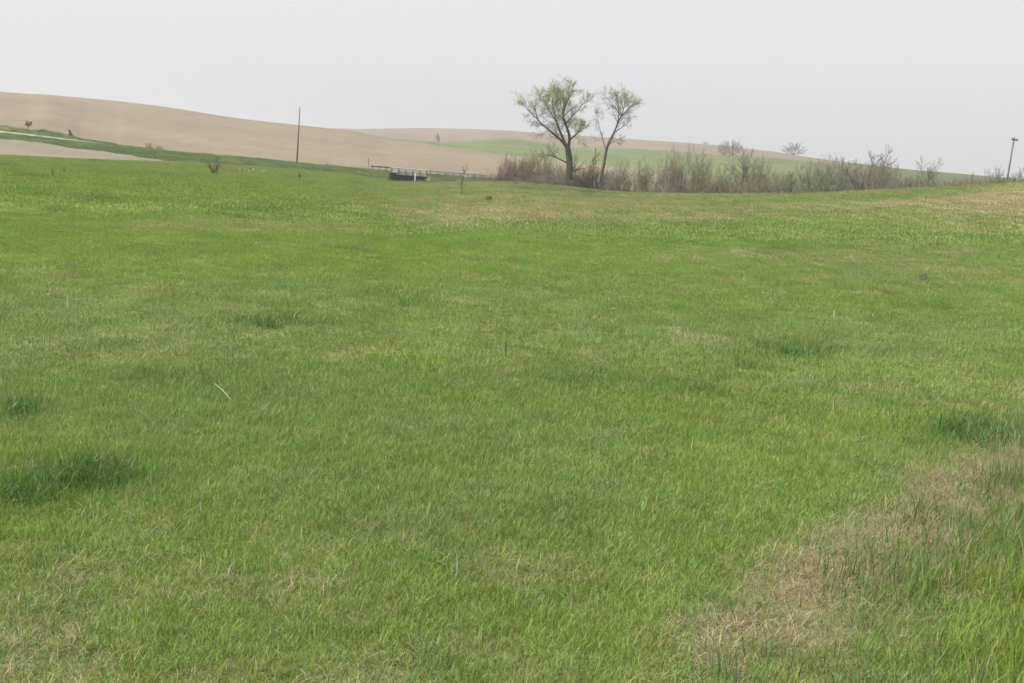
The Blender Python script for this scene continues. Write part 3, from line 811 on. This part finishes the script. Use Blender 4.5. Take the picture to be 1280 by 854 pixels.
for k in range(8):      # added dark planks at the far side, standing in for shade under the deck
    z1 = -.80-k*.3
    b = MB(); b.box(-4.2, 4.2, 6.75+.0, 6.83, z1-.29, z1); b.build("shade_backing_plank", M_creo, bridge)
pb = MB(); pb.box(-.09, .09, -.10, .10, -.5, 1.12); pm = pb.mesh("railing_post", M_dpost)
for yy in (-.33, 6.95):
    for k in range(6):
        o = bpy.data.objects.new("railing_post", pm); COL.objects.link(o); o.parent = bridge; o.location = (-L2+.05+k*1.74, yy, 0)
wrail(-L2-.2, L2+.35, -.45, .98, "railing_beam", bridge, M_galv)
wrail(-L2-.2, L2+.35, 6.84, .98, "railing_beam", bridge, M_galv)
def guardrail(x0, x1, m, label, n):
    root = empty("guardrail", (BR.x, BR.y, BR.z), BRZ); tag(root, label, "guardrail")
    w = wrail(x0, x1, -.45, .98, "beam", root, m)
    for k in range(n):
        o = bpy.data.objects.new("post", pm); COL.objects.link(o); o.parent = root
        o.location = (x0+(x1-x0)*(k+.35)/n, -.33, -.06); o.scale = (1.1, 1.0, 1)
guardrail(-9.4, -4.53, M_rdark, "short steel guardrail on the pole side of the bridge", 3)
guardrail(4.68, 19.3, M_rmid, "long steel guardrail running from the bridge toward the big trees", 8)
def bpt(x, y, z=0): return Vector((BR.x+BX[0]*x+BY[0]*y, BR.y+BX[1]*x+BY[1]*y, BR.z+z))
def road_sign(px, py, r, h, label):
    p = at(px, py, r); root = empty("road_sign", p, BRZ); tag(root, label, "road sign")
    b = MB(); b.box(-.05, .05, -.06, .06, -.4, h); b.build("post", M_dpost, root)
    b = MB(); b.box(-.075, -.053, -.25, .25, h-1.0, h-.02); b.build("sign_panel", M_sign, root)
road_sign(460.3, 213, 249.5, 2.9, "thin road sign seen edge-on at the guardrail's end")
road_sign(499.5, 216, 257.5, 2.6, "thin road sign seen edge-on behind the bridge railing")
p = at(518.5, 228.0, 216)
mp_ = empty("marker_post", p, BRZ); tag(mp_, "white marker post standing in front of the dark bridge opening", "post")
b = MB(); b.tube([Vector((0, 0, -.5)), Vector((0, 0, 1.85))], [.11, .10], 8, True); b.build("shaft", M_white, mp_)
b = MB(); b.tube([Vector((0, 0, 1.85)), Vector((0, 0, 1.93))], [.135, .06], 8, True); b.build("cap", M_white, mp_)

p = at(371, 206.0, 262)
pole = empty("utility_pole", p, BRZ); tag(pole, "plain slightly leaning wooden utility pole below the tilled hill", "pole")
b = MB(); b.tube([Vector((0, 0, -1)), Vector((.05, 0, 7)), Vector((.12, 0, 13.9))], [.21, .17, .13], 10, True); b.build("shaft", M_pole, pole, True)
b = MB(); b.tube([Vector((.12, 0, 13.9)), Vector((.12, 0, 14.05)), Vector((.12, 0, 14.2))], [.04, .06, .03], 8, True); b.build("insulator", M_glass, pole)
b = MB(); b.box(-.06, .10, -.16, -.12, 1.6, 2.0); b.build("number_plate", M_sign, pole)

p = at(1257.5, 233.5, 150)
pole = empty("utility_pole", p, BRZ+.5); tag(pole, "wooden utility pole with a crossarm among small trees on the crest", "pole")
hh = (pix_at_range(1263.5, 171, 150).z - p.z)
b = MB(); b.tube([Vector((0, 0, -1)), Vector((.03, 0, hh*.5)), Vector((.08, 0, hh))], [.13, .11, .09], 10, True); b.build("shaft", M_pole, pole, True)
b = MB(); b.box(-.66, .82, -.17, -.05, hh-.44, hh-.29); ca_ = b.build("crossarm", M_pole, pole)
for xx in (-.55, .70, -.2):
    b = MB(); b.tube([Vector((xx, -.12, hh-.29)), Vector((xx, -.12, hh-.20)), Vector((xx, -.12, hh-.10))], [.03, .05, .03], 8, True); b.build("insulator", M_glass, ca_)
for sx in (-.45, .6):
    b = MB(); b.tube([Vector((.07, -.10, hh-.95)), Vector((sx, -.12, hh-.43))], [.018, .018], 4, True); b.build("brace", M_sign, pole)

# ------------------------------------------------------------------ grass: source clumps (kept out of the scene), scattered by nodes
def clump(name, n, rad, h0, h1, w, lean, seed, flat=0.0, mat_=None, fixed=None, link=None, seg=3, colvar=0.28, strawp=0.035):
    rnd = np.random.default_rng(seed)
    V = []; F = []; C = []
    for k in range(n):
        a = rnd.uniform(0, 2*np.pi); ro = rad*np.sqrt(rnd.uniform())
        p = np.array([np.cos(a)*ro, np.sin(a)*ro, -0.01])
        h = rnd.uniform(h0, h1); th = rnd.uniform(0, 2*np.pi) 
        dirv = np.array([np.cos(th), np.sin(th), 0]); sd = np.array([-np.sin(th), np.cos(th), 0])
        rotw = rnd.uniform(0, np.pi); wv = sd*np.cos(rotw)+dirv*np.sin(rotw)*0.6
        ln = lean*rnd.uniform(.3, 1.3)
        if rnd.uniform() < flat: ln = rnd.uniform(1.2, 2.2)
        b0 = len(V); ww = w*rnd.uniform(.6, 1.3)
        cc = np.ones(3)*(1+colvar*rnd.uniform(-1, 1))
        cc[0] *= 1+0.18*rnd.uniform(-1, 1); cc[2] *= 1+.25*rnd.uniform(-1, 1)
        st = rnd.uniform() < strawp
        if st: cc = np.array([2.1, 1.45, 2.6])*rnd.uniform(.7, 1.1)
        for s in range(seg+1):
            t = s/seg
            ang = ln*t
            q = p + (dirv*np.sin(ang*0.75)*h*t + np.array([0, 0, 1])*np.cos(ang*0.75)*h*t)
            wd = ww*(1-t)**0.6 if s < seg else 0
            if s < seg:
                V.append(q-wv*wd/2); V.append(q+wv*wd/2); C += [cc, cc]
            else:
                V.append(q); C.append(cc)
        for s in range(seg-1):
            i = b0+2*s; F.append((i, i+1, i+3, i+2))
        i = b0+2*(seg-1); F.append((i, i+1, i+2))
    V = np.array(V)
    me = bpy.data.meshes.new(name); me.from_pydata(V.tolist(), [], F); me.update()
    C = np.array(C)
    if fixed is not None: C = C*np.array(fixed)[None, :]
    ca = me.color_attributes.new("bcol", 'FLOAT_COLOR', 'POINT')
    ca.data.foreach_set("color", np.concatenate([C, np.ones((len(C), 1))], 1).ravel())
    me.materials.append(mat_ or M_grass)
    return me

src = bpy.data.collections.new("grass_sources")
SRC = []
def add_src(tagname, **k):
    o = bpy.data.objects.new("s%03d_%s" % (len(SRC), tagname), clump("grass_"+tagname, **k)); src.objects.link(o); SRC.append(tagname)
for i in range(5): add_src("near", n=150, rad=.16, h0=.024, h1=.076, w=.0031, lean=.95, seed=300+i)
for i in range(3): add_src("thatch", n=100, rad=.17, h0=.04, h1=.12, w=.0030, lean=1.6, seed=310+i, flat=.75, colvar=.35, strawp=0)
for i in range(3): add_src("tall", n=11, rad=.07, h0=.12, h1=.27, w=.0050, lean=.55, seed=320+i, strawp=0)
for i in range(4): add_src("mid", n=270, rad=.42, h0=.026, h1=.076, w=.0050, lean=.9, seed=330+i, seg=2)
for i in range(2): add_src("midthatch", n=150, rad=.40, h0=.05, h1=.13, w=.006, lean=1.6, seed=340+i, flat=.5, seg=2, strawp=0)
for i in range(4): add_src("far", n=170, rad=1.1, h0=.05, h1=.14, w=.019, lean=.9, seed=350+i, seg=2)
for i in range(3): add_src("verge", n=60, rad=.8, h0=.25, h1=.75, w=.035, lean=.8, seed=360+i, seg=2)
for i in range(3): add_src("stalk", n=2, rad=.05, h0=.10, h1=.20, w=.0036, lean=.6, seed=370+i, strawp=0)
IDX = {k: [i for i, t in enumerate(SRC) if t == k] for k in set(SRC)}

def sector(n, r0_, r1_, half=36.0):
    """n points spread evenly (jittered grid) over a sector of the meadow"""
    cell = math.sqrt(math.radians(half)*(r1_**2-r0_**2)/n)
    gx, gy = np.meshgrid(np.arange(-r1_*math.sin(math.radians(half)), r1_*math.sin(math.radians(half)), cell), np.arange(0, r1_, cell))
    x = gx.ravel()+cell*rng.uniform(-.5, .5, gx.size); y = gy.ravel()+cell*rng.uniform(-.5, .5, gx.size)
    r = np.hypot(x, y); k = (r > r0_) & (r < r1_) & (np.abs(np.degrees(np.arctan2(x, y))) < half)
    return x[k], y[k]
def pick(kind, n): return rng.choice(IDX[kind], n)

PX, PY, PI_, PC, PS = [], [], [], [], []
def scatter(x, y, kinds, straw_kind, scale, cut=True, dens=None):
    az = np.degrees(np.arctan2(x, y)); r = np.hypot(x, y)
    ra = np.interp(az, az_cols, rA)
    keep = r < ra-0.3
    x = x[keep]; y = y[keep]
    f = fields(x, y); straw, lush, bright, blue, bare, dk, px, py = f
    n = len(x)
    isst = rng.uniform(size=n) < straw*0.92
    thin = rng.uniform(size=n) < bare*0.75
    c = sward(x, y, f)*(1+0.16*rng.normal(size=n)).clip(.6, 1.5)[:, None]
    c[:, 0] *= 1+0.10*rng.normal(size=n)
    if kinds == "far": c = c*np.array([.95, .87, 1.05])[None, :]      # far clumps toned down, mostly in the green
    sc_ = STRAW[None, :]*rng.uniform(.65, 1.2, n)[:, None]
    sc_ = sc_*(1-0.25*rng.uniform(size=n))[:, None]
    c = np.where(isst[:, None], sc_, c).clip(0.008, 0.6)
    idx = np.where(isst, pick(straw_kind, n), pick(kinds, n))
    s = scale*rng.uniform(.75, 1.25, n)*(1+0.7*np.clip(dk, 0, 1))*(1+.25*(lush-.4))
    if dens is not None: thin |= rng.uniform(size=n) > dens(x, y, px, py)
    k = ~thin
    PX.append(x[k]); PY.append(y[k]); PI_.append(idx[k]); PC.append(c[k]); PS.append(np.stack([np.ones(k.sum())*scale*1.0, s[k]], 1))
x, y = sector(12500, 1.3, 10.0); scatter(x, y, "near", "thatch", 1.0, dens=lambda x, y, px, py: 1-smooth(8, 10, np.hypot(x, y)))
x, y = sector(20000, 7.5, 36.0); scatter(x, y, "mid", "midthatch", 1.0, dens=lambda x, y, px, py: smooth(7.5, 9.5, np.hypot(x, y))*(1-smooth(30, 36, np.hypot(x, y))))
x, y = sector(75000, 29.0, 216.0); scatter(x, y, "far", "far", 1.0, dens=lambda x, y, px, py: smooth(29, 36, np.hypot(x, y)))
# taller blades in the right foreground
x, y = sector(12000, 1.6, 9.5)
def dtall(x, y, px, py):
    ln = 835-(px-840)*0.60; d = py-ln
    return (.35+.65*smooth(30, 130, d))*smooth(-60, 30, d)*smooth(850, 980, px)*smooth(.28, .55, fbm(x/.5, y/.5, 77, 2))
def scatter_tall(x, y):
    z = height(x, y); px, py = project(np.stack([x, y, z], 1))
    k = rng.uniform(size=len(x)) < dtall(x, y, px, py); x = x[k]; y = y[k]; px = px[k]; py = py[k]
    n = len(x); br = blob(px, py, 1300, 830, 150, 150)
    c = mixc(np.tile(np.array([0.078, 0.140, 0.050]), (n, 1)), YELG, np.clip(br*1.2, 0, 1))*rng.uniform(.75, 1.3, n)[:, None]
    st = rng.uniform(size=n) < .10; c[st] = STRAW*.8
    PX.append(x); PY.append(y); PI_.append(pick("tall", n)); PC.append(c); PS.append(np.stack([np.ones(n), rng.uniform(.6, 1.15, n)], 1))
scatter_tall(x, y)
x, y = sector(2600, 2.5, 45.0); n = len(x)
PX.append(x); PY.append(y); PI_.append(pick("stalk", n)); PC.append(STRAW[None, :]*rng.uniform(.7, 1.5, n)[:, None])
PS.append(np.stack([np.ones(n)*1.2, rng.uniform(.5, 1.0, n)], 1))

ng = bpy.data.node_groups.new("scatter_clumps", 'GeometryNodeTree')
ng.interface.new_socket("Geometry", in_out='INPUT', socket_type='NodeSocketGeometry')
ng.interface.new_socket("Geometry", in_out='OUTPUT', socket_type='NodeSocketGeometry')
gi = ng.nodes.new("NodeGroupInput"); go = ng.nodes.new("NodeGroupOutput")
iop = ng.nodes.new("GeometryNodeInstanceOnPoints"); ci = ng.nodes.new("GeometryNodeCollectionInfo")
ci.inputs['Collection'].default_value = src; ci.inputs['Separate Children'].default_value = True; ci.inputs['Reset Children'].default_value = True
def na(nm, t):
    n = ng.nodes.new("GeometryNodeInputNamedAttribute"); n.data_type = t; n.inputs['Name'].default_value = nm
    return n.outputs[0]
ng.links.new(gi.outputs[0], iop.inputs['Points']); ng.links.new(ci.outputs[0], iop.inputs['Instance'])
iop.inputs['Pick Instance'].default_value = True
ng.links.new(na("idx", 'INT'), iop.inputs['Instance Index']); ng.links.new(na("rot", 'FLOAT_VECTOR'), iop.inputs['Rotation'])
ng.links.new(na("scl", 'FLOAT_VECTOR'), iop.inputs['Scale']); ng.links.new(iop.outputs[0], go.inputs[0])

def scatter_object(name, X, Y, I, C, S, label, cat):
    n = len(X); Z = height(X, Y)
    me = bpy.data.meshes.new(name); me.vertices.add(n); me.vertices.foreach_set("co", np.stack([X, Y, Z], 1).ravel())
    a = me.attributes.new("idx", 'INT', 'POINT'); a.data.foreach_set("value", I.astype(np.int32))
    rot = np.stack([rng.normal(0, .10, n), rng.normal(0, .10, n), rng.uniform(0, 6.283, n)], 1)
    a = me.attributes.new("rot", 'FLOAT_VECTOR', 'POINT'); a.data.foreach_set("vector", rot.ravel())
    a = me.attributes.new("scl", 'FLOAT_VECTOR', 'POINT'); a.data.foreach_set("vector", np.stack([S[:, 0], S[:, 0], S[:, 1]], 1).ravel())
    a = me.attributes.new("icol", 'FLOAT_COLOR', 'POINT'); a.data.foreach_set("color", np.concatenate([C, np.ones((n, 1))], 1).ravel())
    me.materials.append(M_grass); me.update()
    o = bpy.data.objects.new(name, me); COL.objects.link(o)
    m = o.modifiers.new("scatter", 'NODES'); m.node_group = ng
    return tag(o, label, cat, kind="stuff")
scatter_object("meadow_grass", np.concatenate(PX), np.concatenate(PY), np.concatenate(PI_), np.concatenate(PC), np.concatenate(PS),
               "short green meadow grass with dry straw patches covering the foreground", "grass")
# shaggy grass on the road verge and the creek bank
n = 26000
a = rng.uniform(-30, 30, n); ra = np.interp(a, az_cols, rA); rc = np.interp(a, az_cols, rC); rbv = np.interp(a, az_cols, rB); re_ = np.interp(a, az_cols, rE); rd_ = np.interp(a, az_cols, rD)
lo = np.where(a < aw, rbv, ra); bank = (rng.uniform(size=n) < .2) & (a < az_of(145))
edge = (rng.uniform(size=n) < .16) & (a < az_of(640))
r = np.where(edge, ra-16*rng.uniform(size=n)**2, np.where(bank, rd_+(re_-rd_)*rng.uniform(size=n), lo+(rc-lo-.4)*rng.uniform(size=n)))
X = r*np.sin(np.radians(a)); Y = r*np.cos(np.radians(a))
C = verge_col(X, Y)*rng.uniform(.7, 1.35, n)[:, None]
Ce = mixc(np.tile(GREEN*.85, (n, 1)), np.array([0.16, 0.14, 0.085]), smooth(.45, .6, fbm(X/9, Y/9, 88, 3))*rng.uniform(.3, 1, n))
C = np.where(edge[:, None], Ce, C)
s_ = (X-BR.x)*BX[0]+(Y-BR.y)*BX[1]; t_ = (X-BR.x)*BY[0]+(Y-BR.y)*BY[1]
k = ~((np.abs(s_) < 5.2) & (t_ > -33) & (t_ < 10))
scatter_object("verge_grass", X[k], Y[k], pick("verge", n)[k], C[k], np.stack([np.ones(n), rng.uniform(.5, 1.1, n)*np.where(edge, .45, 1)], 1)[k],
               "rough dark green grass on the verge of the gravel road", "grass")

# ------------------------------------------------------------------ single things in the meadow
def tuft(px, py, wpx, hpx, label, n, seed, col=(0.058, 0.122, 0.030)):
    p = at(px, py); d = math.hypot(p.x, p.y)
    rad = wpx*d/FPX; h = hpx*d/FPX
    me = clump("grass_tuft", n, rad, h*.45, h, max(.005, .0009*d), 1.15, seed, mat_=M_tuft, fixed=col, colvar=.55, strawp=0, seg=4)
    o = bpy.data.objects.new("grass_tuft", me); COL.objects.link(o); o.location = p
    if abs(math.sin(seed)) > 2: pass
    return tag(o, label, "grass tuft", "dark grass tufts in the meadow")
tuft(112, 602, 48, 46, "largest dark tuft of lush grass, above the bare thatch", 620, 1)
tuft(34, 624, 40, 38, "dark broad grass tuft touching the largest tuft", 460, 2)
tuft(30, 519, 20, 26, "small dark grass tuft up the meadow from the largest one", 260, 3)
tuft(338, 409, 17, 15, "small dark grass tuft in the middle of the meadow", 170, 4)
tuft(510, 380, 12, 12, "faint little grass tuft on the way to the bridge", 110, 5)
tuft(1000, 445, 28, 20, "wide dark grass tuft with a smaller tuft beside it", 300, 6)
tuft(940, 460, 21, 15, "lower smaller dark tuft beside a wider one", 180, 7)
tuft(898, 475, 11, 12, "tiny dark tuft next to the two wider ones", 90, 8)
tuft(1228, 550, 50, 32, "long dark grass tuft beside the dry trodden strip", 480, 9)
tuft(1183, 387, 5, 6, "tiny tuft downhill of the dark soil clod", 50, 10)

def stalk(px, py, ptop, label, m, rr=.006, name="dry_stalk", lay=None):
    p = at(px, py); d = math.hypot(p.x, p.y)
    if lay: q = at(*lay); q.z += .05
    else: q = pix_at_range(ptop[0], ptop[1], d)
    o = empty(name, p); b = MB(); v = q-p
    mid = v*.5+Vector((0, 0, v.length*.05))
    b.tube([Vector((0, 0, 0.03 if lay else -.03)), mid, v], [rr, rr*.9, rr*.6], 5, True); b.build("stem", m, o)
    b = MB(); b.tube([mid, mid+v*.25+Vector((v.length*.12, 0, v.length*.02))], [rr*.6, rr*.3], 4, True); b.build("leaf_blade", m, o)
    return tag(o, label, "stalk")
M_straw = simple("straw_pale", (0.40, 0.36, 0.25), 0.7, 0.15, 9)
stalk(86, 387, (84, 368), "upright pale dry stalk in the open meadow", M_straw, .011)
stalk(288, 504, None, "long pale straw lying on the grass", M_straw, .002, lay=(268, 487))
stalk(632, 446, (632, 427), "short dark upright stick in the middle of the meadow", M_dpost, .009, "dead_stick")
stalk(1043, 397, (1042, 388), "short whitish stalk uphill of the wide dark tuft", M_straw, .010)
stalk(252, 642, (250, 628), "thin pale stalk right of the largest tuft", M_straw, .004)

p = at(1156, 351); d = math.hypot(p.x, p.y)
rn = random.Random(3); b = MB()
nu, nv = 14, 8
for i in range(nv+1):
    for j in range(nu):
        th = 2*math.pi*j/nu; ph = (math.pi/2)*i/nv
        k = 1+.22*math.sin(3*th+1)+rn.uniform(-.12, .12)
        b.v.append((math.cos(th)*math.cos(ph)*.27*k, math.sin(th)*math.cos(ph)*.2*k, math.sin(ph)*.20*(1+.25*math.cos(th-2.6))+rn.uniform(-.01, .01)-.02))
for i in range(nv):
    for j in range(nu):
        b.f.append((i*nu+j, i*nu+(j+1) % nu, (i+1)*nu+(j+1) % nu, (i+1)*nu+j))
o = b.build("soil_clod", M_soil); o.location = p; o.scale = (13*d/FPX/.5, 13*d/FPX/.5, 13*d/FPX/.38)
tag(o, "dark lumpy clod of soil lying in the grass", "soil clod")

# ------------------------------------------------------------------ haze
hz = MB(); hz.box(-2700, 2700, -2700, 2700, -6.0, 78.0)
hm = bpy.data.materials.new("haze_air"); hm.use_nodes = True
hn = hm.node_tree.nodes; hn.clear()
ho = hn.new("ShaderNodeOutputMaterial"); pv = hn.new("ShaderNodeVolumePrincipled")
pv.inputs['Color'].default_value = (0.97, 0.97, 0.97, 1); pv.inputs['Density'].default_value = 0.00028
pv.inputs['Anisotropy'].default_value = 0.45
pv.inputs['Density Attribute'].default_value = ''
hm.cycles.homogeneous_volume = True
hm.node_tree.links.new(pv.outputs[0], ho.inputs['Volume'])
h_ = hz.build("haze", hm); tag(h_, kind="stuff")
